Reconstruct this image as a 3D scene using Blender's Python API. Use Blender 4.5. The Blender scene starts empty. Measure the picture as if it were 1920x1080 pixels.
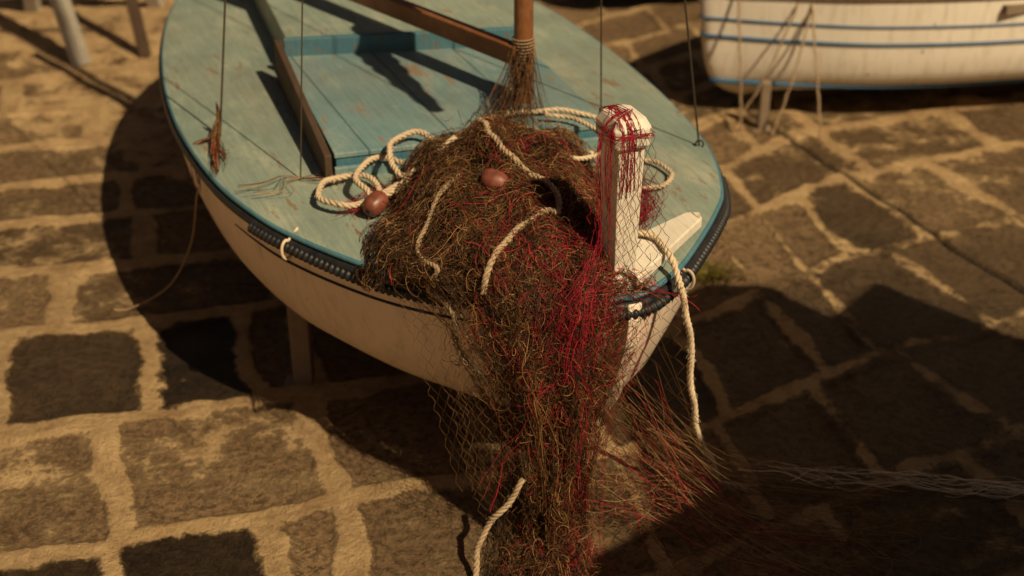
import bpy, math, random
import numpy as np
from mathutils import Vector, Matrix
random.seed(7); rng=np.random.default_rng(11)
scn=bpy.context.scene
col=scn.collection

# ------------------------------------------------------------------ helpers
def link(ob,parent=None):
    col.objects.link(ob)
    if parent is not None: ob.parent=parent
    return ob
def empty(name,loc=(0,0,0),rz=0):
    e=bpy.data.objects.new(name,None); e.empty_display_size=.1; e.location=loc; e.rotation_euler=(0,0,rz)
    return link(e)
def mesh_np(name,V,Q,mat=None,parent=None,smooth=True,attrs=None):
    V=np.asarray(V,dtype=np.float32); Q=np.asarray(Q,dtype=np.int32)
    me=bpy.data.meshes.new(name)
    k=Q.shape[1]
    me.vertices.add(len(V)); me.vertices.foreach_set('co',V.ravel())
    me.loops.add(Q.size); me.loops.foreach_set('vertex_index',Q.ravel())
    me.polygons.add(len(Q)); me.polygons.foreach_set('loop_start',np.arange(0,Q.size,k,dtype=np.int32))
    me.polygons.foreach_set('loop_total',np.full(len(Q),k,dtype=np.int32))
    me.update(calc_edges=True)
    if smooth: me.polygons.foreach_set('use_smooth',np.ones(len(Q),dtype=bool))
    if attrs:
        for n,a in attrs.items():
            at=me.attributes.new(n,'FLOAT','POINT'); at.data.foreach_set('value',np.asarray(a,dtype=np.float32))
    if mat: me.materials.append(mat)
    ob=bpy.data.objects.new(name,me)
    return link(ob,parent)
def mesh_py(name,V,F,mat=None,parent=None,smooth=False,bevel=0,seg=2):
    me=bpy.data.meshes.new(name); me.from_pydata([tuple(map(float,v)) for v in V],[],F); me.update()
    if smooth:
        for p in me.polygons: p.use_smooth=True
    if mat: me.materials.append(mat)
    ob=bpy.data.objects.new(name,me); link(ob,parent)
    if bevel:
        b=ob.modifiers.new('b','BEVEL'); b.width=bevel; b.segments=seg; b.limit_method='ANGLE'
    return ob
def prism(name,poly,z0,z1,mat,parent=None,bevel=.004,top=None):
    n=len(poly); tp=top or poly
    za=z1 if isinstance(z1,(list,tuple)) else [z1]*n
    V=[(x,y,z0) for x,y in poly]+[(x,y,z) for (x,y),z in zip(tp,za)]
    F=[list(range(n))[::-1],list(range(n,2*n))]+[[i,(i+1)%n,(i+1)%n+n,i+n] for i in range(n)]
    return mesh_py(name,V,F,mat,parent,bevel=bevel)
def tubes(name,lines,rad,mat,parent=None,sides=4,rnd=None,closed=False):
    Vs=[];Qs=[];At=[];off=0
    ang=np.arange(sides)*2*np.pi/sides
    for k,L in enumerate(lines):
        L=np.asarray(L,float); n=len(L)
        if n<2: continue
        T=np.gradient(L,axis=0); T/= (np.linalg.norm(T,axis=1,keepdims=True)+1e-9)
        ref=np.array([.31,.52,.79]); 
        if abs(T@ref).mean()>.9: ref=np.array([.9,-.3,.2])
        A=np.cross(T,ref); A/=(np.linalg.norm(A,axis=1,keepdims=True)+1e-9)
        B=np.cross(T,A)
        r=rad[k] if hasattr(rad,'__len__') else rad
        r=np.asarray(r)*np.ones(n)
        P=L[:,None,:]+r[:,None,None]*(np.cos(ang)[None,:,None]*A[:,None,:]+np.sin(ang)[None,:,None]*B[:,None,:])
        Vs.append(P.reshape(-1,3))
        i=np.arange(n-1)[:,None]*sides; j=np.arange(sides)[None,:]; j2=(j+1)%sides
        Q=np.stack([i+j,i+j2,i+sides+j2,i+sides+j],-1).reshape(-1,4)+off
        Qs.append(Q); At.append(np.full(n*sides,(rnd[k] if rnd is not None else rng.random())))
        off+=n*sides
    return mesh_np(name,np.concatenate(Vs),np.concatenate(Qs),mat,parent,True,{'rnd':np.concatenate(At)})
def crom(pts,m=8,closed=False):
    P=np.asarray(pts,float); n=len(P); out=[]
    rngi=range(n) if closed else range(n-1)
    for i in rngi:
        if closed: p0,p1,p2,p3=P[(i-1)%n],P[i],P[(i+1)%n],P[(i+2)%n]
        else: p0,p1,p2,p3=P[max(i-1,0)],P[i],P[i+1],P[min(i+2,n-1)]
        for t in np.arange(m)/m:
            out.append(.5*((2*p1)+(-p0+p2)*t+(2*p0-5*p1+4*p2-p3)*t*t+(-p0+3*p1-3*p2+p3)*t**3))
    if not closed: out.append(P[-1])
    return np.array(out)
def resample(L,step):
    L=np.asarray(L); d=np.r_[0,np.cumsum(np.linalg.norm(np.diff(L,axis=0),axis=1))]
    n=max(4,int(d[-1]/step)); s=np.linspace(0,d[-1],n)
    return np.stack([np.interp(s,d,L[:,k]) for k in range(3)],1),s
def rope_lines(pts,R=.009,lay=.045,strands=3,wob=.0):
    L,s=resample(crom(pts,12),.004)
    if wob:
        for k in range(3): L[:,k]+=wob*np.sin(s*rng.uniform(30,70)+rng.uniform(0,6))
    T=np.gradient(L,axis=0); T/=np.linalg.norm(T,axis=1,keepdims=True)+1e-9
    N=np.zeros_like(L); v=np.cross(T[0],[.3,.2,.9]); v/=np.linalg.norm(v)
    for i in range(len(L)):
        v=v-T[i]*(v@T[i]); v/=np.linalg.norm(v)+1e-9; N[i]=v
    B=np.cross(T,N); out=[]
    for k in range(strands):
        a=s/lay*2*np.pi+k*2*np.pi/strands
        out.append(L+R*.52*(np.cos(a)[:,None]*N+np.sin(a)[:,None]*B))
    fz=[]
    for _ in range(int(s[-1]*260)):
        i=rng.integers(2,len(L)-3); d=N[i]*rng.normal()+B[i]*rng.normal(); d/=np.linalg.norm(d)+1e-9
        p=L[i]+d*R*.95; l=rng.uniform(.003,.010); fz.append(np.array([p,p+d*l*.4+T[i]*l*.4,p+d*l*.6+T[i]*l]))
    return out,fz
def rope(name,pts,mat,parent=None,R=.009,lay=.045,wob=0.0015):
    ls,fz=rope_lines(pts,R,lay,3,wob)
    q=rng.uniform(.2,.8)
    return tubes(name,ls+fz,[R*.56]*3+[.0004]*len(fz),mat,parent,6,rnd=[q,q+.06,q-.06]+list(rng.random(len(fz))))
_W=rng.normal(size=(3,6,3)); _Ph=rng.uniform(0,6.28,size=(3,6))
def noise3(P,f=1.0):
    P=np.asarray(P)
    return np.stack([np.sin(P@(_W[k].T*f)+_Ph[k]).sum(-1)/6 for k in range(3)],-1)
def vnoise2(x,y,seed):
    r=np.random.default_rng(seed); G=r.random((256,256))
    xi=np.floor(x).astype(int);yi=np.floor(y).astype(int);fx=x-xi;fy=y-yi
    fx=fx*fx*(3-2*fx);fy=fy*fy*(3-2*fy)
    g=lambda a,b:G[a%256,b%256]
    return (g(xi,yi)*(1-fx)+g(xi+1,yi)*fx)*(1-fy)+(g(xi,yi+1)*(1-fx)+g(xi+1,yi+1)*fx)*fy
def fbm(x,y,seed,o=4):
    s=0;a=.5
    for i in range(o): s=s+a*vnoise2(x*2**i,y*2**i,seed+i); a*=.5
    return s

# ------------------------------------------------------------------ materials
class M:
    def __init__(s,name,rough=.7,spec=.3):
        s.m=bpy.data.materials.new(name); s.m.use_nodes=True; s.t=s.m.node_tree; s.n=s.t.nodes
        s.b=s.n['Principled BSDF']; s.b.inputs['Roughness'].default_value=rough
        s.b.inputs['Specular IOR Level'].default_value=spec
        s.tc=s.n.new('ShaderNodeTexCoord')
    def L(s,a,b): s.t.links.new(a,b)
    def mapping(s,scale=(1,1,1),rot=(0,0,0)):
        mp=s.n.new('ShaderNodeMapping'); mp.inputs['Scale'].default_value=scale; mp.inputs['Rotation'].default_value=rot
        s.L(s.tc.outputs['Object'],mp.inputs[0]); return mp.outputs[0]
    def noise(s,sc,det=6,vec=None,rough=.6,dist=0):
        q=s.n.new('ShaderNodeTexNoise'); q.inputs['Scale'].default_value=sc; q.inputs['Detail'].default_value=det
        q.inputs['Roughness'].default_value=rough; q.inputs['Distortion'].default_value=dist
        s.L(vec if vec is not None else s.tc.outputs['Object'],q.inputs['Vector']); return q.outputs['Fac']
    def ramp(s,fac,stops):
        r=s.n.new('ShaderNodeValToRGB'); cr=r.color_ramp
        while len(cr.elements)<len(stops): cr.elements.new(.5)
        for e,(p,c) in zip(cr.elements,stops):
            e.position=p; e.color=(c,c,c,1) if not hasattr(c,'__len__') else (*c,1)
        s.L(fac,r.inputs[0]); return r.outputs[0]
    def mix(s,f,a,b,mode='MIX'):
        x=s.n.new('ShaderNodeMix'); x.data_type='RGBA'; x.blend_type=mode
        for v,i in ((f,0),(a,6),(b,7)):
            if hasattr(v,'is_linked'): s.L(v,x.inputs[i])
            elif i==0: x.inputs[0].default_value=v
            else: x.inputs[i].default_value=(*v,1)
        return x.outputs[2]
    def math(s,op,a,b=0,c=None):
        x=s.n.new('ShaderNodeMath'); x.operation=op
        for v,i in ((a,0),(b,1),(c,2)):
            if v is None: continue
            if hasattr(v,'is_linked'): s.L(v,x.inputs[i])
            else: x.inputs[i].default_value=v
        return x.outputs[0]
    def attr(s,n):
        a=s.n.new('ShaderNodeAttribute'); a.attribute_name=n; return a.outputs['Fac']
    def base(s,c):
        if hasattr(c,'is_linked'): s.L(c,s.b.inputs['Base Color'])
        else: s.b.inputs['Base Color'].default_value=(*c,1)
    def bump(s,h,st=.3,d=.01,prev=None):
        b=s.n.new('ShaderNodeBump'); b.inputs['Strength'].default_value=st; b.inputs['Distance'].default_value=d
        s.L(h,b.inputs['Height']); 
        if prev is not None: s.L(prev,b.inputs['Normal'])
        s.L(b.outputs[0],s.b.inputs['Normal']); return b.outputs[0]

def painted(name,c1,c2,wear,wearc,planks=None,rough=.55,fade=None):
    m=M(name,rough,.35)
    n1=m.noise(2.3,8,None,.7); c=m.mix(m.ramp(n1,[(.36,0),(.62,1)]),c1,c2)
    if fade:
        n2=m.noise(4.5,9,m.mapping((1.6,.8,1)),.75); c=m.mix(m.ramp(n2,[(.50,0),(.66,.65)]),c,fade)
    gv=m.mapping((34,2.2,10)); g=m.noise(3.0,8,gv,.65)
    c=m.mix(m.ramp(g,[(.42,0),(.75,.5)]),c,tuple(x*.55 for x in c1))
    w=m.noise(9,9,m.mapping((2.6,.6,1)),.72)
    c=m.mix(m.ramp(w,[(wear,0),(wear+.035,.85)]),c,wearc)
    w2=m.noise(60,6,m.mapping((1.5,.5,1)),.7)
    c=m.mix(m.ramp(w2,[(.66,0),(.70,.6)]),c,wearc)
    dirt=m.noise(1.1,6); c=m.mix(m.ramp(dirt,[(.5,0),(.8,.45)]),c,tuple(x*.55 for x in wearc))
    h=g
    if planks:
        sp=m.n.new('ShaderNodeSeparateXYZ'); m.L(m.tc.outputs['Object'],sp.inputs[0])
        fr=m.math('FRACT',m.math('MULTIPLY',sp.outputs[0],1/planks)); 
        dd=m.math('ABSOLUTE',m.math('SUBTRACT',fr,.5))
        ln=m.ramp(dd,[(0,1),(.010,.7),(.018,0)])
        c=m.mix(m.math('MULTIPLY',ln,.7),c,tuple(x*.25 for x in c1))
        h=m.math('SUBTRACT',m.math('MULTIPLY',g,.4),ln)
    m.base(c); m.bump(h,.4,.004)
    m.L(m.ramp(w,[(.3,rough-.12),(.7,rough+.2)]),m.b.inputs['Roughness'])
    return m.m
MAT={}
MAT['deck']=painted('deck_paint',(.185,.245,.215),(.265,.32,.27),.595,(.20,.13,.075),None,.5,(.40,.41,.32))
MAT['hatch']=painted('hatch_paint',(.125,.225,.25),(.18,.28,.285),.59,(.24,.15,.085),.26,.5,(.32,.38,.33))
MAT['trim']=painted('trim_paint',(.05,.15,.21),(.08,.21,.26),.59,(.16,.10,.06))
MAT['blue']=painted('blue_paint',(.025,.10,.22),(.04,.14,.27),.68,(.3,.25,.2))
MAT['white']=painted('white_paint',(.80,.75,.65),(.68,.62,.52),.62,(.25,.17,.10),None,.5)
MAT['wood']=painted('mast_varnish',(.16,.060,.022),(.24,.095,.035),.64,(.05,.025,.013),None,.4,(.30,.16,.08))
MAT['darkwood']=painted('dark_wood',(.055,.034,.022),(.09,.055,.033),.70,(.03,.02,.014),None,.7)
MAT['oldwood']=painted('weathered_wood',(.26,.20,.14),(.18,.13,.09),.68,(.09,.06,.04),None,.8)
MAT['green']=painted('dark_green_paint',(.012,.035,.028),(.02,.05,.04),.68,(.05,.04,.03))
MAT['spar_cloth']=painted('shadow_spar_cloth',(.40,.33,.24),(.30,.24,.17),.7,(.15,.1,.07),None,.9)
def hullmat(name,cA,cB):
    m=M(name,.45,.4); n=m.noise(2.0,7); c=m.mix(m.ramp(n,[(.35,0),(.7,1)]),cA,cB)
    st=m.noise(5,8,m.mapping((6,6,.8)),.7); c=m.mix(m.ramp(st,[(.5,0),(.78,.5)]),c,(.22,.15,.09))
    w=m.noise(16,8); c=m.mix(m.ramp(w,[(.68,0),(.71,.7)]),c,(.14,.09,.05))
    m.base(c); m.bump(n,.1,.01); return m.m
MAT['hull']=hullmat('hull_paint',(.84,.70,.57),(.74,.60,.48))
MAT['hull2']=hullmat('white_hull_paint',(.84,.79,.70),(.76,.71,.62))
def strandmat(name,stops,rough=.55):
    m=M(name,rough,.3); n=m.noise(14,4); f=m.math('ADD',m.math('MULTIPLY',m.attr('rnd'),.75),m.math('MULTIPLY',m.math('SUBTRACT',n,.15),.4))
    m.base(m.ramp(f,stops)); return m.m
MAT['net']=strandmat('net_twine',[(.1,(.018,.009,.004)),(.5,(.062,.029,.011)),(.76,(.20,.095,.034)),(.98,(.58,.34,.14))])
MAT['netl']=strandmat('net_twine_light',[(.1,(.07,.036,.015)),(.6,(.25,.135,.055)),(.98,(.60,.39,.18))])
MAT['red']=strandmat('red_twine',[(.1,(.09,.003,.009)),(.6,(.30,.008,.024)),(.98,(.54,.02,.05))])
MAT['rope']=strandmat('white_rope',[(.1,(.40,.31,.21)),(.9,(.66,.54,.38))],.85)
MAT['cord']=strandmat('sunlit_tint_cord',[(.1,(.45,.36,.25)),(.9,(.85,.76,.60))],.85)  # pale cord, colour brightened to stand in for sunlight on it
MAT['ropeo']=strandmat('aged_rope',[(.1,(.24,.17,.10)),(.9,(.44,.33,.21))],.85)
MAT['line']=strandmat('rigging_line',[(.1,(.03,.022,.016)),(.9,(.06,.045,.03))],.6)
MAT['string']=strandmat('hemp_string',[(.1,(.22,.15,.09)),(.9,(.34,.24,.14))],.8)
m=M('rubber',.5,.4); n=m.noise(30,5); m.base(m.ramp(n,[(.3,(.008,.010,.014)),(.8,(.026,.026,.028))])); MAT['rubber']=m.m
m=M('float_plastic',.32,.5); n=m.noise(25,8,None,.7); m.base(m.ramp(n,[(.35,(.09,.03,.02)),(.5,(.17,.050,.03)),(.75,(.25,.085,.05))])); m.bump(n,.25,.003); m.L(m.ramp(n,[(.3,.3),(.7,.6)]),m.b.inputs['Roughness']); MAT['float']=m.m
m=M('net_mass',.9,.1); n=m.noise(45,8,m.mapping((3,1,1))); m.base(m.ramp(n,[(.35,(.006,.004,.003)),(.7,(.030,.017,.009))])); m.bump(n,1,.02); MAT['mass']=m.m
m=M('grass_blade',.6,.2); m.base(m.ramp(m.attr('rnd'),[(0,(.07,.06,.012)),(1,(.20,.16,.03))])); MAT['grass']=m.m
m=M('shadow_wall_stone',.9,.1); n=m.noise(3,8); m.base(m.ramp(n,[(.3,(.18,.13,.09)),(.7,(.32,.25,.17))])); m.bump(n,.6,.05); MAT['shadow_stone']=m.m

# ------------------------------------------------------------------ ground
def ground_mat(attr=True):
    m=M('worn_stone_paving' if attr else 'sandy_ground',.85,.2)
    nf=m.noise(38,9,None,.75); nm=m.noise(7,9,None,.7); nl=m.noise(1.6,6); ng=m.noise(150,4)
    sand=m.mix(m.ramp(nm,[(.35,0),(.65,1)]),(.40,.26,.13),(.66,.47,.25))
    sand=m.mix(m.ramp(nf,[(.50,0),(.74,.6)]),sand,(.20,.118,.06))
    if attr:
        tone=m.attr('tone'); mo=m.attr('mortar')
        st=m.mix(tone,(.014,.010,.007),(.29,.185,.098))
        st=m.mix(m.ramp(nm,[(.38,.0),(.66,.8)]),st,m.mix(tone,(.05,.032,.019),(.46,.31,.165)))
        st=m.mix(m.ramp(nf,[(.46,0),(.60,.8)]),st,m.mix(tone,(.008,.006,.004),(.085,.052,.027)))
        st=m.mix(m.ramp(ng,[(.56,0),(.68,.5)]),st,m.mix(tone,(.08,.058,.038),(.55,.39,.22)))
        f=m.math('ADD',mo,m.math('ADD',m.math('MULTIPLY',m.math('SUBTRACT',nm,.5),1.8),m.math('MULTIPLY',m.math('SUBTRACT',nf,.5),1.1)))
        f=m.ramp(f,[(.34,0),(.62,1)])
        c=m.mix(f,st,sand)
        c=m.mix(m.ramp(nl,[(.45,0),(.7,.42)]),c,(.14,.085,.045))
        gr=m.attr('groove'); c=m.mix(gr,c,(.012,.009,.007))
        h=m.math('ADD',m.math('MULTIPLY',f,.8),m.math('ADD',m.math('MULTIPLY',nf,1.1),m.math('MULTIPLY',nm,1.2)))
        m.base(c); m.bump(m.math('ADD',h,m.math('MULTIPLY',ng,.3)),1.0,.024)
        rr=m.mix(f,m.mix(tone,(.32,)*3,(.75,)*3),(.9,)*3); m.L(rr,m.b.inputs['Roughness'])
    else:
        m.base(sand); m.bump(nf,.6,.01)
    return m.m
def paving():
    x=np.arange(-3.6,3.61,.011); y=np.arange(1.0,9.0,.011); X,Y=np.meshgrid(x,y)
    wx=X+.12*(fbm(X*1.3,Y*1.3,3)-.5)+.055*(fbm(X*6,Y*6,9)-.5)
    wy=Y+.14*(fbm(X*1.1+40,Y*1.1,5)-.5)+.055*(fbm(X*6+9,Y*6,13)-.5)
    a=np.radians(15+8*np.clip((X-.2)/1.0,0,1)); U=wx*np.cos(a)+wy*np.sin(a); W=-wx*np.sin(a)+wy*np.cos(a)
    rows=[-2,-1.4,-.9,-.4,.1,.6,1.1,1.6,2.08,2.6,3.14,3.71,4.27,4.70,5.10,5.45,5.86,6.3,6.7,7.15,7.6,8.1,8.6,9.1,9.7,10.3,11]
    rows=np.array(rows); ri=np.clip(np.searchsorted(rows,W)-1,0,len(rows)-2)
    dv=np.minimum(W-rows[ri],rows[ri+1]-W)
    tone=np.zeros_like(X); r=random.Random(5)
    key={9:([-1.7,-1.2,-.75,-.30,.115,.31,.75,1.2,1.7,2.2],{2:.10,3:.06,4:.9}),
         10:([-1.8,-1.25,-.72,-.28,.32,.8,1.2,1.75,2.3],{2:.85,3:.85,4:.9}),
         11:([-1.9,-1.4,-1.0,-.6,-.15,.17,.36,.85,1.3,1.8,2.3],{3:.14,4:.0,2:.6})}
    D=np.zeros_like(X)
    for k in range(len(rows)-1):
        if k in key:
            js=list(key[k][0]); tn=dict(key[k][1]); 
            while js[-1]<7: js.append(js[-1]+r.uniform(.3,.6))
            while js[0]>-7: js.insert(0,js[0]-r.uniform(.3,.6)); tn={q+1:v for q,v in tn.items()}
        else:
            js=[-7+r.random()*.4]; tn={}
            while js[-1]<7: js.append(js[-1]+r.uniform(.30,.85))
        js=np.array(js); mk=ri==k; u=U[mk]; ji=np.clip(np.searchsorted(js,u)-1,0,len(js)-2)
        du=np.minimum(u-js[ji],js[ji+1]-u)
        tv=np.array([tn.get(q,min(1,max(.25,r.gauss(.70,.22)))) for q in range(len(js))])
        tone[mk]=tv[ji]; D[mk]=np.minimum(du,dv[mk])
    gap=.008+.05*fbm(X*2.2,Y*2.2,21)
    mort=1-np.clip((D-gap)/.045+.5,0,1)
    darkst=np.clip((.25-tone)*8,0,1)
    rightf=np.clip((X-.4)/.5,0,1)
    tone=tone*(1-.45*np.clip((X-.55)/.5,0,1)*np.clip((4.9-Y)/.6,0,1))  # shade painted in: stones darkened across the lower-right shadow area
    far=np.clip((Y-4.2)/1.5,0,1)*np.clip((-X-.9)/.5,0,1)*.26+np.clip((Y-4.2)/1.5,0,1)*.06
    near=np.clip((3.75-Y)/.3,0,1)*np.clip((.2-X)/.4,0,1)*.26
    fill=(np.clip((fbm(X*1.1+3,Y*1.1,31)-.42)*3,0,.40)+far+near)*(1-.85*darkst)
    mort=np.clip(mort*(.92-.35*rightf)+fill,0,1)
    p0=np.array([1.05,5.94]);p1=np.array([1.80,4.33]); dd=(p1-p0)/np.linalg.norm(p1-p0)
    rx=X-p0[0]; ry=Y-p0[1]; t=rx*dd[0]+ry*dd[1]; dist=np.abs(rx*dd[1]-ry*dd[0]+.05*(fbm(X*3,Y*3,77)-.5))
    gr=np.clip(1.4-dist/.013,0,1)*np.clip((t+.15)*6,0,1)*np.clip((1.95-t)*5,0,1)
    edge=np.exp(-((D-gap)/.018)**2)
    Z=.012*mort*(.4+fbm(X*9,Y*9,41)) + .009*edge*fbm(X*14,Y*14,43)+ .018*(fbm(X*5,Y*5,51)-.5)+.03*(fbm(X*.8,Y*.8,61)-.5)+.006*(tone-.5)-.02*gr
    Z-=Z.min()+.0; Z-=.036
    n1,n2=X.shape; idx=np.arange(n1*n2).reshape(n1,n2)
    Q=np.stack([idx[:-1,:-1],idx[:-1,1:],idx[1:,1:],idx[1:,:-1]],-1).reshape(-1,4)
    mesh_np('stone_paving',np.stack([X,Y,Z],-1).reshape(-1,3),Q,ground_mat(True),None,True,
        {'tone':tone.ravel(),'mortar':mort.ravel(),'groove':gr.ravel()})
    mesh_py('ground',[(-150,-150,-.055),(150,-150,-.055),(150,150,-.055),(-150,150,-.055)],[[0,1,2,3]],ground_mat(False))
paving()

# ------------------------------------------------------------------ boat hull builder
def outline(ctrl,m=10): return crom([(w,s,0) for s,w in ctrl],m,True)[:,:2]
left=[(.06,.15),(.14,.29),(.25,.42),(.40,.545),(.62,.67),(.82,.746),(1.1,.80),(1.54,.811),(2.02,.755),(2.5,.64),(2.85,.50),(3.15,.31),(3.28,.13)]
right=[(.05,.13),(.13,.235),(.31,.418),(.45,.523),(.73,.634),(1.17,.705),(1.72,.73),(2.18,.70),(2.6,.60),(2.95,.45),(3.18,.28),(3.28,.12)]
ctrl=[(0,0)]+[(s,w) for s,w in right]+[(3.33,0)]+[(s,-w) for s,w in left[::-1]]
OUT=outline(ctrl)
def hull(name,O,L,zs,gs,rk,mat,parent,Ltot):
    V=[];n=len(O)
    for z,g,r in zip(zs,gs,rk):
        for w,s in O:
            V.append((w*g, s+r*(1-s/(Ltot/2)) ,z))
    F=[]
    for k in range(len(zs)-1):
        for i in range(n):
            j=(i+1)%n; F.append([k*n+i,(k+1)*n+i,(k+1)*n+j,k*n+j])
    F.append([(len(zs)-1)*n+i for i in range(n)][::-1])
    return mesh_py(name,V,F,mat,parent,smooth=True)
ZS=[.70,.64,.56,.48,.40,.33,.27,.21,.16,.12,.09]
GS=[1,.995,.985,.965,.93,.875,.79,.65,.46,.22,.04]
RK=[0,.01,.03,.055,.09,.12,.16,.20,.25,.28,.30]
boat=empty('fishing_boat',(.30,3.08,0),math.radians(23.57))
hull('hull',OUT,3.3,ZS,GS,RK,MAT['hull'],boat,3.33)
def deck():
    n=len(OUT); V=[];K=14
    for k in range(K+1):
        q=1-k/K
        for w,s in OUT:
            ww=w*q*1.004; V.append((ww,s,.705+.035*(1-q*q)*min(1,max(s,0)/.4)))
    F=[]
    for k in range(K):
        for i in range(n):
            j=(i+1)%n; F.append([k*n+i,k*n+j,(k+1)*n+j,(k+1)*n+i])
    mesh_py('deck',V,F,MAT['deck'],boat,smooth=True)
deck()
def along(i0,i1,off,z):
    n=len(OUT); idx=[(i%n) for i in range(i0,i1)]
    P=OUT[idx]; C=np.roll(OUT,-1,0)-np.roll(OUT,1,0); T=C[idx]; N=np.stack([T[:,1],-T[:,0]],1); N/=np.linalg.norm(N,axis=1,keepdims=True)
    Q=P+N*off; return np.c_[Q,np.full(len(Q),z)]
nO=len(OUT)
tubes('gunwale_trim',[along(0,nO+1,.003,.697)],.008,MAT['trim'],boat,10)
tubes('rub_rail',[along(0,nO+1,.008,.675)],.014,MAT['rubber'],boat,10)
st=[]
for i in range(-66,-14):
    w,s=OUT[i%nO]; st.append((w*.992,s+.022*(1-s/1.66),.595))
tubes('strake_line',[st],[np.interp(np.linspace(0,1,len(st)),[0,.2,1],[.001,.004,.005])],MAT['rubber'],boat,8)
st=[]
for i in range(9,40):
    w,s=OUT[i%nO]; st.append((w*.992,s+.022*(1-s/1.66),.595))
tubes('blue_line',[st],.004,MAT['blue'],boat,8)
P3=along(-60,46,.019,.662); P3,sx=resample(P3,.003)
P3[:,2]+=.004*np.sin(sx*9)
tubes('bow_fender',[P3],[.0135+.0028*np.sin(sx*2*np.pi/.019)],MAT['rubber'],boat,14)
def tie(s_i,name):
    c=along(s_i,s_i+2,.019,.662)[0]; o=OUT[s_i%nO]; d=(c[:2]-o)/np.linalg.norm(c[:2]-o)
    pts=[]
    for a in np.linspace(-2.6,2.0,12):
        pts.append((c[0]+d[0]*.022*math.cos(a*.9),c[1]+d[1]*.022*math.cos(a*.9),.662+.028*math.sin(a)))
    pts.append((o[0]-d[0]*.02,o[1]-d[1]*.02,.712))
    tubes(name,[crom(pts,4)],.0045,MAT['rope'],boat,8)
tie(-52,'fender_tie'); tie(16,'fender_tie_b')
def sweep_box(name,path,hw,hd,mat,parent,bev=.004):
    V=[];F=[]
    for (x,y,z) in path: V+= [(x-hw,y-hd,z),(x+hw,y-hd,z),(x+hw,y+hd,z),(x-hw,y+hd,z)]
    n=len(path)
    for k in range(n-1):
        for j in range(4):
            F.append([k*4+j,(k+1)*4+j,(k+1)*4+(j+1)%4,k*4+(j+1)%4])
    F+=[[0,1,2,3],[4*n-1,4*n-2,4*n-3,4*n-4]]
    return mesh_py(name,V,F,mat,parent,bevel=bev)
sweep_box('stem',[(0,.008,.685),(0,.002,.64),(0,.014,.56),(0,.04,.48),(0,.075,.40),(0,.11,.33),(0,.15,.27),(0,.20,.21),(0,.26,.15),(0,.32,.08)],.020,.03,MAT['hull'],boat)
mesh_py('keel_beam',[(-.03,.3,-.02),(.03,.3,-.02),(.03,3.0,-.02),(-.03,3.0,-.02),(-.03,.3,.12),(.03,.3,.12),(.03,3.0,.12),(-.03,3.0,.12)],
  [[3,2,1,0],[4,5,6,7],[0,1,5,4],[1,2,6,5],[2,3,7,6],[3,0,4,7]],MAT['darkwood'],boat)
prism('breasthook_r',[(.012,-.005),(.05,.02),(.325,.215),(.335,.25),(.30,.262),(.135,.205),(.02,.17)],.722,.752,MAT['white'],boat,.004)
prism('breasthook_l',[(-.012,-.005),(-.02,.17),(-.135,.205),(-.30,.262),(-.335,.25),(-.325,.215),(-.05,.02)],.722,.752,MAT['white'],boat,.004)
def rect(cx,cy,a,b,ch=0):
    if ch: return [(cx-a+ch,cy-b),(cx+a-ch,cy-b),(cx+a,cy-b+ch),(cx+a,cy+b-ch),(cx+a-ch,cy+b),(cx-a+ch,cy+b),(cx-a,cy+b-ch),(cx-a,cy-b+ch)]
    return [(cx-a,cy-b),(cx+a,cy-b),(cx+a,cy+b),(cx-a,cy+b)]
pc=(-.014,.055)
prism('bow_post_shaft',rect(*pc,.029,.040),.70,1.102,MAT['white'],boat,.004,top=rect(*pc,.036,.048))
def loft(name,secs,mat,parent,bevel=0):
    n=len(secs[0][0]); V=[];F=[]
    for poly,z in secs: V+=[(x,y,z) for x,y in poly]
    for k in range(len(secs)-1):
        for i in range(n): F.append([k*n+i,k*n+(i+1)%n,(k+1)*n+(i+1)%n,(k+1)*n+i])
    F+=[list(range(n))[::-1],[ (len(secs)-1)*n+i for i in range(n)]]
    return mesh_py(name,V,F,mat,parent,bevel=bevel)
loft('bow_post_cap',[(rect(*pc,.040,.052,.008),1.098),(rect(*pc,.048,.060,.009),1.108),(rect(*pc,.049,.062,.012),1.152),(rect(*pc,.038,.050,.012),1.174),(rect(*pc,.018,.028,.008),1.179)],MAT['white'],boat,.003)
# hatch
A=(-.485,.90);Bq=(.33,.785);C=(.365,1.52);Dq=(-.405,1.73)
prism('hatch_box',[A,Bq,C,Dq],.66,.785,MAT['trim'],boat,.004)
def inset(p,k): 
    cx=sum(q[0] for q in p)/4; cy=sum(q[1] for q in p)/4
    return [(cx+(x-cx)*k,cy+(y-cy)*k) for x,y in p]
prism('hatch_lid',inset([A,Bq,C,Dq],1.012),.786,.802,MAT['hatch'],boat,.003)
def board(name,p,q,th,z0,z1,mat):
    p=np.array(p,float);q=np.array(q,float);d=(q-p)/np.linalg.norm(q-p);n=np.array([-d[1],d[0]])*th/2
    return prism(name,[tuple(p-n),tuple(q-n),tuple(q+n),tuple(p+n)],z0,z1,mat,boat,.003)
board('coaming_side',(-.512,.885),(-.436,1.68),.022,.68,[.805,.875,.875,.805],MAT['darkwood'])
board('coaming_back',(-.405,1.715),(.365,1.50),.025,.79,.862,MAT['trim'])
board('coaming_front',(-.495,.885),(.335,.768),.016,.69,.765,MAT['hatch'])
prism('aft_hatch',[(-.39,1.745),(.38,1.53),(.38,2.6),(-.28,2.8)],.68,.852,MAT['deck'],boat,.004)

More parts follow.
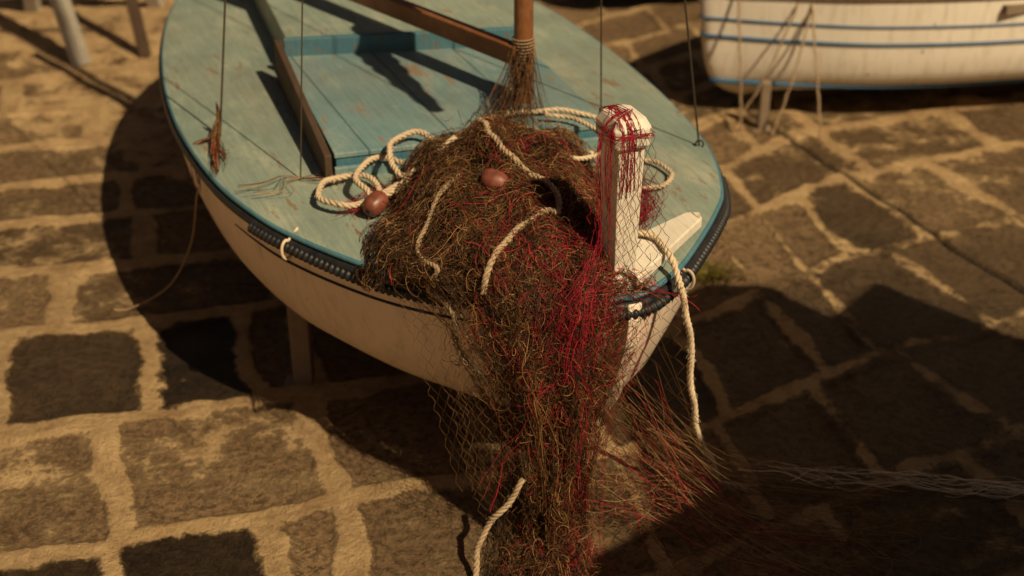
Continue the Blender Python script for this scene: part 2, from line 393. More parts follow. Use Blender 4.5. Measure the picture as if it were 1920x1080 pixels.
Mb=Matrix.Translation((.30,3.08,0))@Matrix.Rotation(math.radians(23.57),4,'Z'); Mi=Mb.inverted()
def wl(p): v=Mi@Vector(p); return (v.x,v.y,v.z)
def WL(P): return np.array([wl(p) for p in P])
tubes('mast',[WL([(.035,4.10,.69),(.035,4.10,1.6),(.035,4.10,3.0),(.035,4.10,4.6)])],[[.030,.029,.026,.020]],MAT['wood'],boat,20)
def beam(name,p,q,w,h,mat):
    p=Vector(p);q=Vector(q);d=(q-p).normalized();s=d.cross(Vector((0,0,1))).normalized();u=s.cross(d)
    V=[]
    for c in (p,q):
        for a,b in ((-1,-1),(1,-1),(1,1),(-1,1)): V.append(wl(c+s*a*w/2+u*b*h/2))
    return mesh_py(name,V,[[0,1,2,3],[7,6,5,4],[0,4,5,1],[1,5,6,2],[2,6,7,3],[3,7,4,0]],mat,boat,bevel=.004)
beam('boom',(.02,4.085,.955),(-1.75,5.98,.97),.04,.06,MAT['wood'])
beam('yard',(-.55,4.1,4.3),(.45,4.1,4.3),.03,.03,MAT['wood'])
gp=crom([(.03,4.08,1.72),(.16,3.84,1.86),(.32,3.56,1.97),(.48,3.24,1.98)],10)
tubes('shadow_spar',[WL(gp)],[np.interp(np.linspace(0,1,len(gp)),[0,.15,.6,1],[.02,.055,.05,.022])*(1+.12*np.sin(np.arange(len(gp))*1.7))],MAT['spar_cloth'],boat,14)  # added spar above the view, placed to throw curved shadows on the hatch
def stay(name,p,q,r=.0028,sag=0):
    p=np.array(p,float);q=np.array(q,float);t=np.linspace(0,1,14)[:,None]
    L=p*(1-t)+q*t; L[:,2]-=sag*4*(t*(1-t))[:,0]
    tubes(name,[WL(L)],r,MAT['line'],boat,6)
stay('shroud_a',(-.90,4.03,.71),(-.42,4.1,4.3),.0032)
stay('shroud_b',(-.61,3.71,.72),(-.36,4.1,4.3),.0022)
stay('shroud_c',(.57,3.97,.71),(.02,4.1,4.3),.0032)
stay('halyard',(.275,4.05,.73),(.17,4.1,4.3),.0024)
stay('shadow_spar_lift',(.47,3.26,1.98),(.04,4.08,4.2),.0024)  # line that holds up the added shadow-casting spar
tubes('mast_lashing',[WL([(.035+.034*math.cos(a),4.10+.034*math.sin(a),.93+.0016*a) for a in np.linspace(0,50,400)])],.0022,MAT['string'],boat,5)
tubes('shroud_eye',[WL([(.57+.012*math.cos(a),3.965,.715+.014*math.sin(a)) for a in np.linspace(0,6.28,16)])],.003,MAT['line'],boat,6)

def prop(name,x,y,z,w=.03):
    p=empty(name,(x,y,0))
    prism('post',[(-w,-w),(w,-w),(w,w),(-w,w)],-.02,z,MAT['oldwood'],p,.004)
    prism('foot',[(-w*2.0,-w*1.4),(w*2.0,-w*1.4),(w*2.0,w*1.4),(-w*2.0,w*1.4)],-.04,.004,MAT['oldwood'],p,.004)
prop('hull_prop',-.655,3.74,.37); prop('hull_prop',-.95,4.95,.38); prop('hull_prop',.35,4.3,.36)

# ------------------------------------------------------------------ fishing net
KEY=np.array([
 [3.95,.74,.00,.22,.00],[3.78,.86,-.03,.28,.12],[3.62,.915,-.045,.31,.18],[3.45,.905,-.03,.34,.18],
 [3.30,.885,-.02,.35,.16],[3.15,.84,-.005,.33,.11],[3.05,.785,.01,.30,.06],[2.985,.70,.035,.275,.02],
 [2.955,.55,.06,.235,0],[2.94,.40,.085,.175,0],[2.93,.20,.095,.125,0],[2.91,.05,.10,.12,0],[2.80,.025,.09,.14,0],[2.62,.015,.08,.17,0]])
KK=crom(np.c_[KEY],10); VM=1.18
def S(u,v,lift=0.0):
    u=np.asarray(u,float);v=np.clip(np.asarray(v,float),0,VM)
    i=v*110; k=[np.interp(i,np.arange(len(KK)),KK[:,j]) for j in range(5)]
    y0,z0,xc,hw,ar=k; hang=np.clip((v-.5)/.12,0,1)
    x=xc+hw*u; y=y0+hang*.10*u*u*(1+.6*(u<0))*np.clip((1.05-v)*5,0,1); z=z0-ar*np.abs(u)**2.2
    P=np.stack([x,y,z],-1)
    n=noise3(P,8)[...,0]*.024+noise3(P,22)[...,1]*.020
    n=n+.014*np.sin(u*11+3*np.sin(v*7)+noise3(P,5)[...,2]*3)*(1-.3*hang)
    d=n+lift
    lie=np.clip((v-1.0)/.06,0,1)
    P[...,2]+=d*(1-hang)+lie*(np.abs(n)+lift); P[...,1]-=d*hang
    P[...,2]=np.maximum(P[...,2],.006)
    return P
_ug,_vg=np.meshgrid(np.linspace(-1.15,1.15,150),np.linspace(0,1,400)); SG=S(_ug,_vg); 
_hp=SG[_vg<.52]; _hg=SG[_vg>=.47]
def snap(pts,lift=.0):
    out=[]
    for p in np.asarray(pts,float):
        if p[2]>.75:
            d=(_hp[:,0]-p[0])**2+(_hp[:,1]-p[1])**2; i=d.argmin()
            out.append((p[0],p[1],(_hp[i,2] if d[i]<.0016 else p[2])+lift))
        else:
            d=(_hg[:,0]-p[0])**2+(_hg[:,2]-p[2])**2; i=d.argmin()
            out.append((p[0],(_hg[i,1] if d[i]<.0016 else p[1])-lift,p[2]))
    return out
net=empty('fishing_net')
uu=np.linspace(-1,1,70); vv=np.linspace(0,1,200); Ug,Vg=np.meshgrid(uu,vv)
shr=np.interp(Vg,[0,.45,.55,.62,.72],[.95,.92,.66,.38,.12])
sh=np.interp(Vg,[0,.5,.7],[0,.0,.25])
Pm=S(Ug*shr+sh,Vg,-.016)
Pm[...,1]+=np.interp(Vg,[0,.6,1],[0,.012,.02])
idx=np.arange(Ug.size).reshape(Ug.shape)
Qm=np.stack([idx[:-1,:-1],idx[:-1,1:],idx[1:,1:],idx[1:,:-1]],-1).reshape(-1,4)
Qm=Qm[(Qm[:,0]//70)<144]
mesh_np('net_mass',Pm.reshape(-1,3),Qm,MAT['mass'],net)
lines=[];rad=[];rn=[]
def flow(nc,per,vr,lenr,us,lift,jit=.12,r=(.0005,.0009),npt=34,spread=.035,store=None,kink=.006):
    for _ in range(nc):
        v0=rng.uniform(*vr); l=rng.uniform(*lenr); t=np.linspace(0,1,npt)
        u0=np.clip(rng.normal(us[0],us[1]),-1.05,1.05)
        a,b,c=rng.normal(size=3); base=u0+jit*(a*np.sin(t*3+b*3)+.5*c*np.sin(t*9+a*5))+rng.normal(0,.10)*t
        tc=np.clip(rng.beta(1.2,1.9),0,1); lf0=rng.uniform(*lift)
        for q in range(rng.integers(per[0],per[1])):
            sp=spread*(.4+abs(np.sin(t*3.1+b)))
            u=base+rng.normal()*sp+.025*np.sin(t*rng.uniform(8,26)+rng.uniform(0,6)); dl=rng.normal(0,.03)
            v=np.clip(v0+dl+l*t,0,VM)
            P=S(np.clip(u,-1.15,1.15),v,lf0+rng.normal(0,.003)+.006*np.sin(t*rng.uniform(4,14)+b)); P+=noise3(P+rng.normal(size=3)*.5,34)*kink+noise3(P+rng.normal(size=3),90)*.003
            P[:,2]=np.maximum(P[:,2],.006)
            if store is not None: store.append(P)
            else: lines.append(P); rad.append(rng.uniform(*r)); rn.append(np.clip(tc+rng.normal(0,.16),0,1))
flow(105,(5,10),(0,.45),(.08,.26),(0,.58),(-.010,.014))
flow(66,(5,10),(.34,.6),(.10,.3),(.0,.55),(-.008,.018))
flow(66,(5,10),(.52,.8),(.10,.3),(.22,.33),(-.02,.022))
flow(70,(5,10),(.7,.95),(.1,.3),(.05,.42),(-.03,.03))
flow(60,(5,10),(.88,1.1),(.06,.2),(.0,.5),(-.03,.03),spread=.08)
for _ in range(760):
    v0=rng.uniform(.03,1.1); u0=rng.uniform(-1,.7); t=np.linspace(0,1,24); a,b,c=rng.normal(size=3)
    u=u0+rng.uniform(.15,.5)*t; v=v0+.06*a*np.sin(t*4+b)+.03*c*t
    if .55<v0<1 and u0<-.35 and rng.random()<.5: continue
    P=S(np.clip(u,-1.1,1.1),v,.006+.012*np.sin(t*7+c)); P+=noise3(P+rng.normal(size=3),40)*.005; P[:,2]=np.maximum(P[:,2],.005)
    lines.append(P); rad.append(rng.uniform(.0005,.0009)); rn.append(rng.beta(1.5,1.6))
for _ in range(2700):
    v0=rng.beta(1.5,1.1)*1.15; u0=np.clip(rng.normal(.05,.48),-1.1,1.1); c=S(u0,v0,rng.uniform(0,.02))
    R=rng.uniform(.005,.026); n=22; a=np.linspace(0,rng.uniform(2.5,8),n)+rng.uniform(0,6)
    e1=rng.normal(size=3);e1/=np.linalg.norm(e1);e2=np.cross(e1,rng.normal(size=3));e2/=np.linalg.norm(e2)
    rr=R*(1+.5*np.sin(a*.7+rng.uniform(0,6)))
    P=c+rr[:,None]*(np.cos(a)[:,None]*e1+.8*np.sin(a)[:,None]*e2)+np.linspace(0,1,n)[:,None]*rng.normal(size=3)*.02
    P[:,2]=np.maximum(P[:,2],.004); lines.append(P); rad.append(rng.uniform(.0005,.0009)); rn.append(rng.beta(1.8,1.2))
for _ in range(150):
    a=rng.uniform(0,6.28); top=np.array([.035+.034*math.cos(a),4.10+.034*math.sin(a),rng.uniform(.93,1.0)])
    bot=np.array([rng.normal(-.01,.085),rng.uniform(3.72,4.0),.86]); bot[2]=.88-.5*abs(bot[0]+.03)-(bot[1]-3.72)*.35
    t=np.linspace(0,1,14)[:,None]; P=top*(1-t)+bot*t; P[:,2]-=.03*np.sin(t[:,0]*3.14); P+=noise3(P+rng.normal(size=3),18)*.008*np.sin(t*3.14)
    lines.append(P); rad.append(rng.uniform(.0006,.0011)); rn.append(rng.random()*.8)
tubes('net_strands',lines,rad,MAT['net'],net,3,rn)

def netting(name,surf,nu,nv,mat,r=.0006,keep=1.0,torn=0):
    out=[]; rr=[]
    base=rng.random()*.5+.25
    for i in range(nu+1):
        j=np.arange(nv+1); u=(i+.42*np.where((i+j)%2==0,1,-1))/nu; v=j/nv
        P=surf(u,v)
        if keep<1 and rng.random()>keep: continue
        Q=np.empty((len(P)*2-1,3)); Q[::2]=P; Q[1::2]=(P[:-1]+P[1:])/2+rng.normal(0,.0014,size=(len(P)-1,3))
        if torn and rng.random()<torn:
            a,b=sorted(rng.integers(0,len(Q),2)); segs=[Q[:a],Q[b:]]
        else: segs=[Q]
        for q in segs:
            if len(q)>3: out.append(q); rr.append(np.clip(base+rng.normal(0,.2),0,1))
    return tubes(name,out,r,mat,net,3,rr)
def bil(rowsk,k=1.0):
    R=np.array(rowsk,float)
    def f(u,v):
        xl=np.interp(v,R[:,0],R[:,1]);xr=np.interp(v,R[:,0],R[:,2]);y=np.interp(v,R[:,0],R[:,3]);z=np.interp(v,R[:,0],R[:,4])
        P=np.stack([xl+(xr-xl)*u,y,z],-1); n=noise3(P,7); n2=noise3(P,20)
        P[...,1]+=(n[...,0]*.03+n2[...,0]*.012)*k; P[...,0]+=(n[...,1]*.035+n2[...,1]*.012)*k; P[...,2]+=n[...,2]*.012*k
        P[...,2]=np.maximum(P[...,2],.005); return P
    return f
def onS(ua,ub,va,vb,lift,ph,sw=1.0):
    def f(u,v):
        uu_=ua+(ub-ua)*u+sw*(.11*np.sin(v*9+ph+2*np.sin(v*23+ph))+.06*np.sin(v*40+u*6+ph)); vv_=va+(vb-va)*(v+.05*np.sin(u*9+ph))
        P=S(np.clip(uu_,-1.12,1.12),vv_,lift+.007*np.sin(u*17+v*31+ph)); P=P+noise3(P+ph,26)*.007; P[...,2]=np.maximum(P[...,2],.005); return P
    return f
for k,(ua,ub,va,vb,nu,nv) in enumerate([(-1,.2,0,.5,22,56),(-.3,1,.02,.55,40,90),(-.8,.6,.1,.62,38,96),(-1,0,.3,.7,18,50),(0,1,.3,.8,24,84),(-.3,.8,.5,1.1,22,90),(-.5,.9,.6,1.15,16,70),(-.7,.8,.05,.5,26,60),(-.9,.9,.95,1.17,20,30)]):
    netting('netting_heap_%d'%k,onS(ua,ub,va,vb,.006+.004*(k%3),k*2.1),nu,nv,MAT['net'] if k in (1,2,5) else MAT['netl'],.0007,.9,.5)
netting('netting_left',bil([(0,-.34,-.05,3.22,.80),(.2,-.30,-.02,3.08,.75),(.5,-.26,0,3.02,.58),(.8,-.19,.02,2.98,.36),(1,-.14,.05,2.96,.18)]),16,34,MAT['net'],.0007,1,.3)
netting('netting_front',bil([(0,-.2,.3,3.0,.72),(.4,-.15,.28,2.92,.45),(.8,-.08,.26,2.89,.15),(1,-.08,.3,2.86,.01)]),24,40,MAT['netl'],.0006,.85,.5)
netting('netting_post',bil([(0,.245,.325,3.064,1.16),(.15,.235,.345,3.054,1.03),(.4,.22,.40,3.025,.80),(.6,.20,.42,3.0,.62),(.8,.18,.45,2.98,.38),(1,.14,.55,2.96,.12)],.75),9,44,MAT['net'],.0008,1,.25)
netting('netting_post_red',bil([(0,.20,.265,3.066,1.16),(.25,.18,.285,3.05,.98),(.6,.15,.27,3.0,.76),(1,.12,.26,2.95,.56)],1.2),6,36,MAT['red'],.0006,.85,.5)
netting('netting_trail',bil([(0,.20,.36,2.98,.50),(.3,.20,.55,3.0,.20),(.5,.25,.75,3.0,.04),(1,.45,1.4,2.95,.01)],3),14,36,MAT['netl'],.0006,.7,.6)
netting('netting_red',onS(.15,.75,.42,1.1,.018,2.2,1.3),9,90,MAT['red'],.0006,.85,.7)

# red twine
red=[];rr=[]
rp=crom([(.280,3.12,1.186),(.226,3.072,1.155),(.216,3.055,1.0),(.212,3.035,.87),(.165,2.955,.76),(.125,2.915,.62),(.11,2.90,.45),(.085,2.885,.28),(.07,2.88,.12),(.08,2.86,.02)],10)
n=len(rp); t=np.linspace(0,1,n)
for c in range(14):
    sp=np.interp(t,[0,.1,.3,.45,.7,1],[.003,.007,.016,.032,.045,.08]); oc=rng.normal(size=3)*[1.2,.3,.3]; nc=noise3(rp+rng.normal(size=3)*.8,11)
    if c<4: a=0; b=int(rng.uniform(20,60))
    else: a=int(rng.uniform(24,66)); b=min(n,a+int(rng.uniform(8,24)))
    for q in range(rng.integers(3,7)):
        P=rp+sp[:,None]*(oc*.7+nc*1.8+rng.normal(size=3)*.4*[1,.4,.4])+noise3(rp+rng.normal(size=3)*.4,26)*sp[:,None]*.7; P=P+noise3(P+rng.normal(size=3),70)*.006*np.clip(t*3,0,1)[:,None]; P[:,2]=np.maximum(P[:,2],.005)
        a2=max(0,a+rng.integers(-4,5)); P=P[a2:max(a2+6,b+rng.integers(-5,6))]; red.append(crom(P,2)); rr.append(rng.uniform(.0005,.0009))
fr=[]; flow(13,(3,7),(.42,.98),(.05,.16),(.38,.20),(.008,.026),jit=.2,store=fr,kink=.012,spread=.06)
for P in fr: red.append(P); rr.append(rng.uniform(.0005,.0009))
for k in range(9):
    h=rng.uniform(1.122,1.15); a0=rng.uniform(2.2,4.2); pts=[]
    for a in np.linspace(a0,a0+rng.uniform(1.5,3.5),26):
        ca,sa=math.cos(a),math.sin(a); q=max(abs(ca)/.052,abs(sa)/.065); lx,ly=pc[0]+ca/q,pc[1]+sa/q
        w_=Mb@Vector((lx,ly,0)); pts.append((w_.x,w_.y,h+.012*math.sin(a*1.3+k)))
    red.append(np.array(pts)); rr.append(.0009)
for k in range(14):
    lx=pc[0]+rng.uniform(-.042,.012); pts=[]
    for ly,z in ((-.070,1.0),(-.065,1.14),(-.052,1.172),(-.02,1.183),(.03,1.183),(.052,1.172),(.065,1.14),(.067,1.05)):
        w_=Mb@Vector((lx+rng.normal(0,.007),pc[1]+ly,0)); pts.append((w_.x,w_.y,z))
    red.append(crom(pts,4)); rr.append(.001)
for _ in range(260):
    v0=rng.uniform(.08,1.05); u0=np.clip(rng.normal(.3,.5),-1,1.1); tt=np.linspace(0,1,24); a,b,c=rng.normal(size=3)
    u=u0+.15*(a*np.sin(tt*5+b)+c*tt); v=np.clip(v0+rng.uniform(.03,.2)*tt,0,VM)
    P=S(u,v,rng.uniform(.005,.025)); P+=noise3(P+rng.normal(size=3),28)*.014; P[:,2]=np.maximum(P[:,2],.005); red.append(P); rr.append(rng.uniform(.0005,.0008))
for _ in range(200):
    v0=rng.uniform(.4,1.1); u0=np.clip(rng.normal(.35,.4),-1,1.1); c=S(u0,v0,rng.uniform(0.005,.025)); R=rng.uniform(.005,.022); a=np.linspace(0,rng.uniform(2.5,7),20)+rng.uniform(0,6)
    e1=rng.normal(size=3);e1/=np.linalg.norm(e1);e2=np.cross(e1,rng.normal(size=3));e2/=np.linalg.norm(e2)
    P=c+R*(np.cos(a)[:,None]*e1+np.sin(a)[:,None]*e2)+np.linspace(0,1,20)[:,None]*rng.normal(size=3)*.03; P[:,2]=np.maximum(P[:,2],.005); red.append(P); rr.append(.0007)
for _ in range(34):  # red strays trailing over the stones to the right
    s0=np.array([rng.uniform(.15,.36),2.96+rng.normal(0,.02),rng.uniform(.10,.6)]); e=np.array([rng.uniform(.35,1.0),rng.uniform(2.72,3.2),.008]); g=s0*.5+e*.5; g[2]=s0[2]*.28
    P=crom([s0,g,(g+e)/2*[1,1,.4],e],9); P+=noise3(P+rng.normal(size=3)*.6,10)*[.04,.04,.012]+noise3(P+rng.normal(size=3),40)*.006; P[:,2]=np.maximum(P[:,2],.006); red.append(P); rr.append(.0008)
for _ in range(40):
    P=np.array([(-.44,3.50,.735),(-.36,3.56,.745),(-.28,3.60,.76),(-.20,3.60,.80)])+rng.normal(0,.03,size=(4,3))*[1,1,.2]; P[:,2]=np.maximum(P[:,2],.738)
    red.append(crom(P,7)); rr.append(.0008)
for _ in range(60):
    P=np.array([(.28,3.30,.76),(.33,3.42,.745),(.36,3.55,.745),(.33,3.70,.745)])+rng.normal(0,.035,size=(4,3))*[1,1,.2]; P[:,2]=np.maximum(P[:,2],.74)
    red.append(crom(P,7)); rr.append(.0008)
tubes('red_twine',red,rr,MAT['red'],net,3)
tr=[]
for q in range(95):
    s0=np.array([rng.uniform(.14,.38),2.97+rng.normal(0,.02),rng.uniform(.10,.66)]); k=rng.random()
    if k<.55: e=np.array([rng.uniform(.9,1.75),3.17-.02*rng.random()+rng.normal(0,.03),.008]); g=np.array([.62,3.20,.05])+rng.normal(0,.06,3)*[1,1,.3]
    else: e=np.array([rng.uniform(.5,1.45),rng.uniform(2.7,3.1),.008]); g=s0*.55+e*.45; g[2]=s0[2]*.3
    P=crom([s0,(s0*.5+g*.5)*[1,1,.85],g,(g+e)/2*[1,1,.5],e],10)
    P+=noise3(P+rng.normal(size=3)*.6,9)*[.03,.03,.012]+noise3(P+rng.normal(size=3),40)*.006; P[:,2]=np.maximum(P[:,2],.006); tr.append(P)
for _ in range(170):
    c=np.array([rng.uniform(.2,1.1),rng.uniform(2.75,3.12),.012]); c[2]+=max(0,(.45-c[0]))*rng.uniform(0,1.6)
    R=rng.uniform(.008,.035); a=np.linspace(0,rng.uniform(2,6),20)+rng.uniform(0,6)
    P=c+R*np.stack([np.cos(a),.7*np.sin(a),.3*np.sin(a+1)],1)+np.linspace(0,1,20)[:,None]*rng.normal(size=3)*.05*[1,1,.3]; P[:,2]=np.maximum(P[:,2],.005); tr.append(P)
tubes('trailing_strands',tr,.0007,MAT['netl'],net,3)
tr=[]
for q in range(40):
    P=np.array([(.60,3.25,.06),(.72,3.24,.05),(.85,3.22,.03),(1.05,3.20,.03),(1.25,3.19,.02),(1.45,3.15,.03),(1.8,3.12,.015),(2.3,3.1,.01)])
    P=crom(P+rng.normal(0,.020,size=(8,3))*[1,1,.4],7); P+=noise3(P+rng.normal(size=3),16)*[.012,.05,.010]+noise3(P+rng.normal(size=3),50)*.006
    P[:,2]=np.maximum(P[:,2],.006); a=rng.integers(0,38); tr.append(P[a:a+rng.integers(8,20)])
tubes('frayed_cord',tr,.0011,MAT['cord'],net,4)

def float_(name,loc,rot):
    n=24; prof=[(-.036,.010),(-.035,.017),(-.028,.0245),(-.015,.029),(0,.030),(.015,.029),(.028,.0245),(.035,.017),(.036,.010)]
    V=[];F=[]
    for x,r in prof:
        for i in range(n): a=i*2*math.pi/n; V.append((x,r*math.cos(a),r*math.sin(a)))
    for a in range(len(prof)-1):
        for i in range(n): j=(i+1)%n; F.append([a*n+i,a*n+j,(a+1)*n+j,(a+1)*n+i])
    b=len(V)
    for x in (-.034,.034):
        for i in range(n): a=i*2*math.pi/n; V.append((x,.006*math.cos(a),.006*math.sin(a)))
    for i in range(n):
        j=(i+1)%n; F.append([i,b+i,b+j,j]); F.append([(len(prof)-1)*n+i,(len(prof)-1)*n+j,b+n+j,b+n+i]); F.append([b+i,b+n+i,b+n+j,b+j])
    o=mesh_py(name,V,F,MAT['float'],None,smooth=True); o.location=loc; o.rotation_euler=rot
fl=snap([(-.045,3.335,.895)],.014)[0]
float_('net_float',fl,(0,.25,-.35)); float_('net_float',(-.372,3.47,.762),(0,-.35,.9))

# ------------------------------------------------------------------ ropes
def loopc(cx,cy,rx,ry,z0,z1,n=12,ph=0,turn=1.0):
    return [(cx+rx*math.cos(ph+a),cy+ry*math.sin(ph+a),z0+(z1-z0)*(.5-.5*math.cos(a))) for a in np.linspace(0,2*math.pi*turn,n)]
pts=loopc(-.455,3.575,.085,.095,.752,.752,11,-.6,.9)+loopc(-.362,3.61,.072,.11,.775,.785,11,-1.0,.9)+loopc(-.275,3.675,.072,.11,.80,.835,11,-1.1,.9)+[(-.16,3.66,.87)]
rope('rope_coil',pts,MAT['rope'],None,.0088,.05,.003)
rope('rope_coil',[(-.06,3.93,.82),(.04,3.97,.82),(.16,3.98,.82),(.28,3.94,.80),(.34,3.84,.748),(.30,3.76,.75),(.22,3.72,.80)],MAT['rope'],None,.007,.05)
rope('rope_coil',[(.10,3.93,.83),(.19,3.90,.825),(.26,3.80,.82),(.24,3.66,.82),(.16,3.58,.85),(.10,3.60,.88)],MAT['rope'],None,.007,.05)
rope('rope_coil',[(.34,3.80,.748),(.42,3.78,.742),(.46,3.70,.742),(.42,3.62,.742),(.35,3.60,.742)],MAT['rope'],None,.007,.05)
rope('net_head_rope',snap([(-.10,3.72,.90),(-.082,3.64,.945),(-.06,3.55,.93),(-.04,3.48,.925),(.00,3.42,.925),(.07,3.37,.915),(.115,3.32,.895),(.12,3.25,.895),(.075,3.19,.885),(.01,3.14,.865),(-.03,3.09,.835),(-.055,3.03,.79),(-.072,2.985,.745)],.015),MAT['ropeo'],None,.0088,.05,.003)
rope('net_head_rope',snap([(-.14,3.36,.87),(-.19,3.28,.838),(-.235,3.17,.808),(-.215,3.10,.775),(-.185,3.06,.765),(-.21,3.01,.71),(-.18,2.985,.69),(-.142,2.965,.677),(-.15,2.955,.596),(-.12,2.95,.539),(-.073,2.94,.511)],.012),MAT['ropeo'],None,.0066,.04,.003)
rope('mooring_rope',[(.30,3.30,.765),(.37,3.27,.765),(.405,3.19,.755),(.425,3.12,.70),(.452,3.11,.604),(.47,3.12,.44),(.482,3.12,.338),(.50,3.13,.25),(.541,3.15,.14),(.59,3.17,.04),(.64,3.19,.014),(.66,3.18,.012)],MAT['rope'],None,.0088,.05,.003)
rope('mooring_rope',[(.03,2.90,.26),(-.02,2.88,.185),(-.076,2.87,.11),(-.092,2.84,.04),(-.10,2.78,.014),(-.12,2.6,.012)],MAT['ropeo'],None,.0085,.045,.003)
tuft=empty('twine_tuft')
tubes('string',[crom([(-.90,4.03,.75),(-.95,4.03,.66),(-1.0,4.06,.50),(-1.05,4.10,.30),(-1.15,4.14,.12),(-1.30,4.18,.008),(-1.36,4.17,.006)],10)],.0035,MAT['string'],tuft,6)
tl=[]
for _ in range(60):
    a=rng.normal(0,.007); P=[(-.90,4.03,.79+rng.normal(0,.015)),(-.90+a*.5,4.03,.765),(-.905+a,4.0+rng.normal(0,.008),.73),(-.89+a*1.3,3.93+rng.normal(0,.015),.722),(-.86+a*1.6,3.86+rng.uniform(-.12,.04),.720+abs(rng.normal(0,.004)))]
    if rng.random()<.3: P=P[:3]+[(-.965+a,3.98,.70),(-.97+a,3.97+rng.normal(0,.02),.6+rng.normal(0,.03))]
    P=crom(P,5); tl.append(P+noise3(P+rng.normal(size=3),40)*.006)
tubes('frayed_ends',tl,.0010,MAT['net'],tuft,3); tubes('red_ends',[l+[.004,.003,.002] for l in tl[::9]],.0009,MAT['red'],tuft,3)
tl=[]
for _ in range(14):
    a=rng.uniform(-3.4,.4); c=np.array([-.61,3.70,.728]); P=[c,c+[.05*math.cos(a),.04*math.sin(a),.01],c+[.12*math.cos(a+.5),.1*math.sin(a+.3),.004],c+[.17*math.cos(a+.1),.12*math.sin(a+.5),.008]]
    P=crom(P,6); tl.append(P+noise3(P+rng.normal(size=3),30)*[.01,.01,.002])
tubes('stray_ends',tl,.0010,MAT['net'],tuft,3)

# ------------------------------------------------------------------ second boat
def sym(L,B):
    r=[(0.03,.16),(.08,.36),(.16,.62),(.28,.84),(.42,.96),(.58,1.0),(.75,.95),(.9,.8)]
    return [(0,0)]+[(s*L,w*B/2) for s,w in r]+[(L,.55*B/2),(L,-.55*B/2)]+[(s*L,-w*B/2) for s,w in r[::-1]]
def box8(w,y0,y1,z0,z1): return ([(-w,y0,z0),(w,y0,z0),(w,y1,z0),(-w,y1,z0),(-w,y0,z1),(w,y0,z1),(w,y1,z1),(-w,y1,z1)],[[3,2,1,0],[4,5,6,7],[0,1,5,4],[1,2,6,5],[2,3,7,6],[3,0,4,7]])
def rowboat(name,loc,rz,L,B,top,hm,strakes):
    b2=empty(name,loc,rz); O2=outline(sym(L,B))
    zs=[top*k for k in (1,.9,.78,.66,.54,.42,.33,.25,.18,.12)]
    gs=[1,.998,.99,.98,.965,.94,.89,.78,.5,.08]; rk=[0,.01,.02,.03,.04,.055,.075,.10,.16,.24]
    hull('hull',O2,L,zs,gs,rk,hm,b2,L)
    mesh_py('inner_floor',[(w*.95,s*.985+.03,top*.72) for w,s in O2],[list(range(len(O2)))],MAT['deck'],b2)
    tubes('gunwale',[np.c_[np.r_[O2,O2[:1]],np.full(len(O2)+1,top+.005)]],.022,MAT['white'] if hm!=MAT['green'] else MAT['green'],b2,10)
    for k,(zz,r) in enumerate(strakes):
        g=np.interp(zz/top,[.18,.25,.33,.42,.54,.66,.78,.9,1],gs[:9][::-1]); q=np.interp(zz/top,[.18,.25,.33,.42,.54,.66,.78,.9,1],rk[:9][::-1])
        tubes('blue_strake_%d'%k,[np.array([(w*g,s+q*(1-s/(L/2)),zz) for w,s in np.r_[O2,O2[:1]]])],r,MAT['blue'],b2,8)
    for k,f in enumerate((.3,.55,.8)): mesh_py('thwart_%d'%k,*box8(B*.44,L*f-.1,L*f+.1,top*.86,top*.92),MAT['oldwood'],b2)
    for s_ in (-1,1):
        mesh_py('keel_chock',*(lambda d:([(x+s_*.15,y,z) for x,y,z in d[0]],d[1]))(box8(.05,L*.3,L*.38,-.02,top*.2)),MAT['darkwood'],b2)
        mesh_py('keel_chock',*(lambda d:([(x+s_*.15,y,z) for x,y,z in d[0]],d[1]))(box8(.05,L*.7,L*.78,-.02,top*.2)),MAT['darkwood'],b2)
rowboat('white_boat',(.79,5.86,0),math.radians(-71),4.2,1.25,.60,MAT['hull2'],((.46,.006),(.38,.008),(.165,.012)))
rowboat('green_boat',(.35,7.15,0),math.radians(-50),3.6,1.2,.50,MAT['green'],())
prop('hull_prop',1.09,5.72,.22,.02)
for k,(a,b) in enumerate([((.95,5.80,.60),(.99,5.66,.01)),((1.22,5.77,.60),(.95,5.68,.01)),((1.25,5.77,.60),(1.32,5.58,.01)),((1.27,5.77,.60),(1.12,5.64,.01))]):
    rope('hanging_rope',[a,tuple((np.array(a)+np.array(b))/2+[.0,-.04,-.03]),b],MAT['ropeo'],None,.0045,.05)

t=empty('wooden_trestle')
def leg(name,p,q,w,mat):
    p=Vector(p);q=Vector(q);d=(q-p).normalized();s=d.cross(Vector((0,1,0))).normalized();u=s.cross(d);V=[]
    for c in (p,q):
        for a,b in ((-1,-1),(1,-1),(1,1),(-1,1)): V.append(c+s*a*w/2+u*b*w/2)
    mesh_py(name,V,[[0,1,2,3],[7,6,5,4],[0,4,5,1],[1,5,6,2],[2,6,7,3],[3,7,4,0]],mat,t,bevel=.004)
MAT['grey']=painted('grey_paint',(.42,.40,.35),(.34,.31,.26),.64,(.2,.14,.1))
leg('leg_1',(-2.08,6.50,-.01),(-2.32,6.75,.85),.075,MAT['grey']); leg('leg_2',(-1.80,6.62,-.01),(-1.95,6.80,.85),.05,MAT['darkwood'])
leg('leg_3',(-2.55,7.3,-.01),(-2.38,6.85,.85),.07,MAT['grey']); leg('leg_4',(-1.9,7.35,-.01),(-1.98,6.9,.85),.07,MAT['grey'])
leg('top_rail',(-2.6,6.82,.88),(-1.7,6.82,.88),.09,MAT['oldwood'])

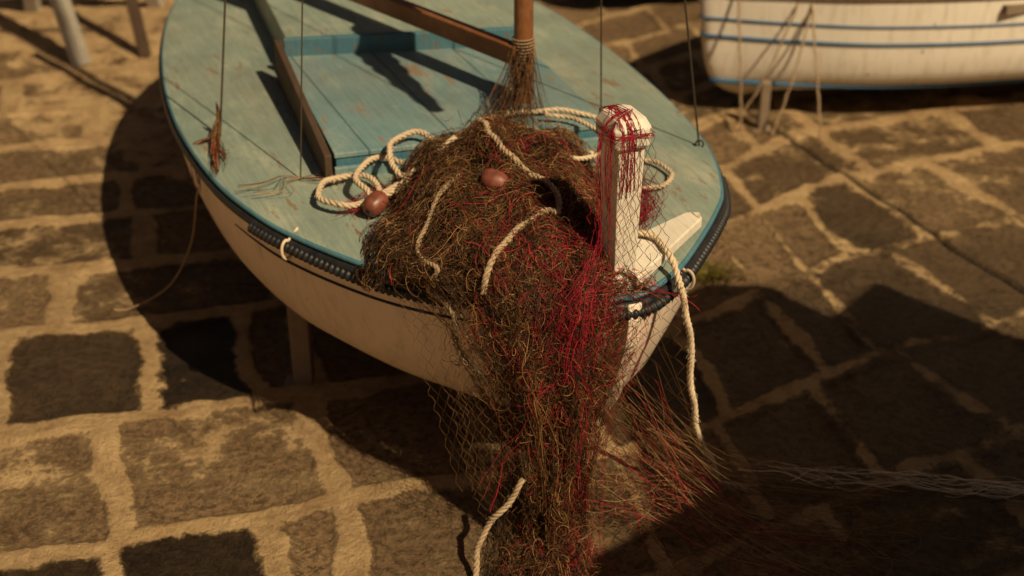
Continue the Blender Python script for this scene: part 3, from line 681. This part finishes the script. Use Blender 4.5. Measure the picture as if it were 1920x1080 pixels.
def weeds(cx,cy,n,R):
    ls=[]
    for _ in range(n):
        a=rng.uniform(0,6.28); r=R*abs(rng.normal(0,.5)); b=np.array([cx+r*math.cos(a)*1.4,cy+r*math.sin(a),-.005]); l=rng.uniform(.012,.035); d=np.array([math.cos(a),math.sin(a),0])*rng.uniform(.3,1)
        ls.append(np.array([b,b+d*l*.3+[0,0,l*.6],b+d*l*.8+[0,0,l*.85],b+d*l*1.2+[0,0,l*.7]]))
    tubes('weeds',ls,[np.array([.0018,.0016,.0011,.0003])]*n,MAT['grass'],None,3)
weeds(.70,4.42,420,.085)

ft=[(1.70,.70),(1.78,1.14),(1.98,1.29),(1.90,2.14),(2.14,2.50),(2.28,2.62),(2.50,2.60),(2.66,2.36),(2.90,2.64),(3.3,2.24),(4.3,2.04),(7,1.6),(7,-1.5),(1.70,-1.5)]
prism('shadow_wall',ft,-.04,2.65,MAT['shadow_stone'],None,.03)  # added unseen block, outline shaped to cast the lower-right shadow

# ------------------------------------------------------------------ light, world, camera
az=Vector((-.67,.74)).normalized(); el=math.radians(48)
Ld=Vector((az.x*math.cos(el),az.y*math.cos(el),-math.sin(el)))
sl=bpy.data.lights.new('sun','SUN'); sl.energy=5.0; sl.angle=math.radians(.5); sl.color=(1,.775,.475)
so=bpy.data.objects.new('sun',sl); so.rotation_euler=Ld.to_track_quat('-Z','Y').to_euler(); so.location=(4,-4,6); link(so)
w=bpy.data.worlds.new('World'); scn.world=w; w.use_nodes=True; nt=w.node_tree; bg=nt.nodes['Background']
sk=nt.nodes.new('ShaderNodeTexSky'); sk.sky_type='NISHITA'; sk.sun_disc=False; sk.sun_elevation=el; sk.sun_rotation=math.atan2(-az.x,-az.y); sk.dust_density=4
mx=nt.nodes.new('ShaderNodeMix'); mx.data_type='RGBA'; mx.blend_type='MULTIPLY'; mx.inputs[0].default_value=1; mx.inputs[7].default_value=(.50,.37,.27,1)
nt.links.new(sk.outputs[0],mx.inputs[6]); nt.links.new(mx.outputs[2],bg.inputs[0]); bg.inputs[1].default_value=.05
cd=bpy.data.cameras.new('camera'); co=bpy.data.objects.new('camera',cd); link(co); co.location=(0,0,2.5); co.rotation_euler=(math.radians(60),0,0)
cd.lens=50; cd.sensor_width=36; cd.clip_end=500; cd.clip_start=.05
cd.dof.use_dof=True; cd.dof.focus_distance=3.45; cd.dof.aperture_fstop=1.8
scn.camera=co
scn.view_settings.view_transform='Standard'; scn.view_settings.look='None'; scn.view_settings.exposure=0
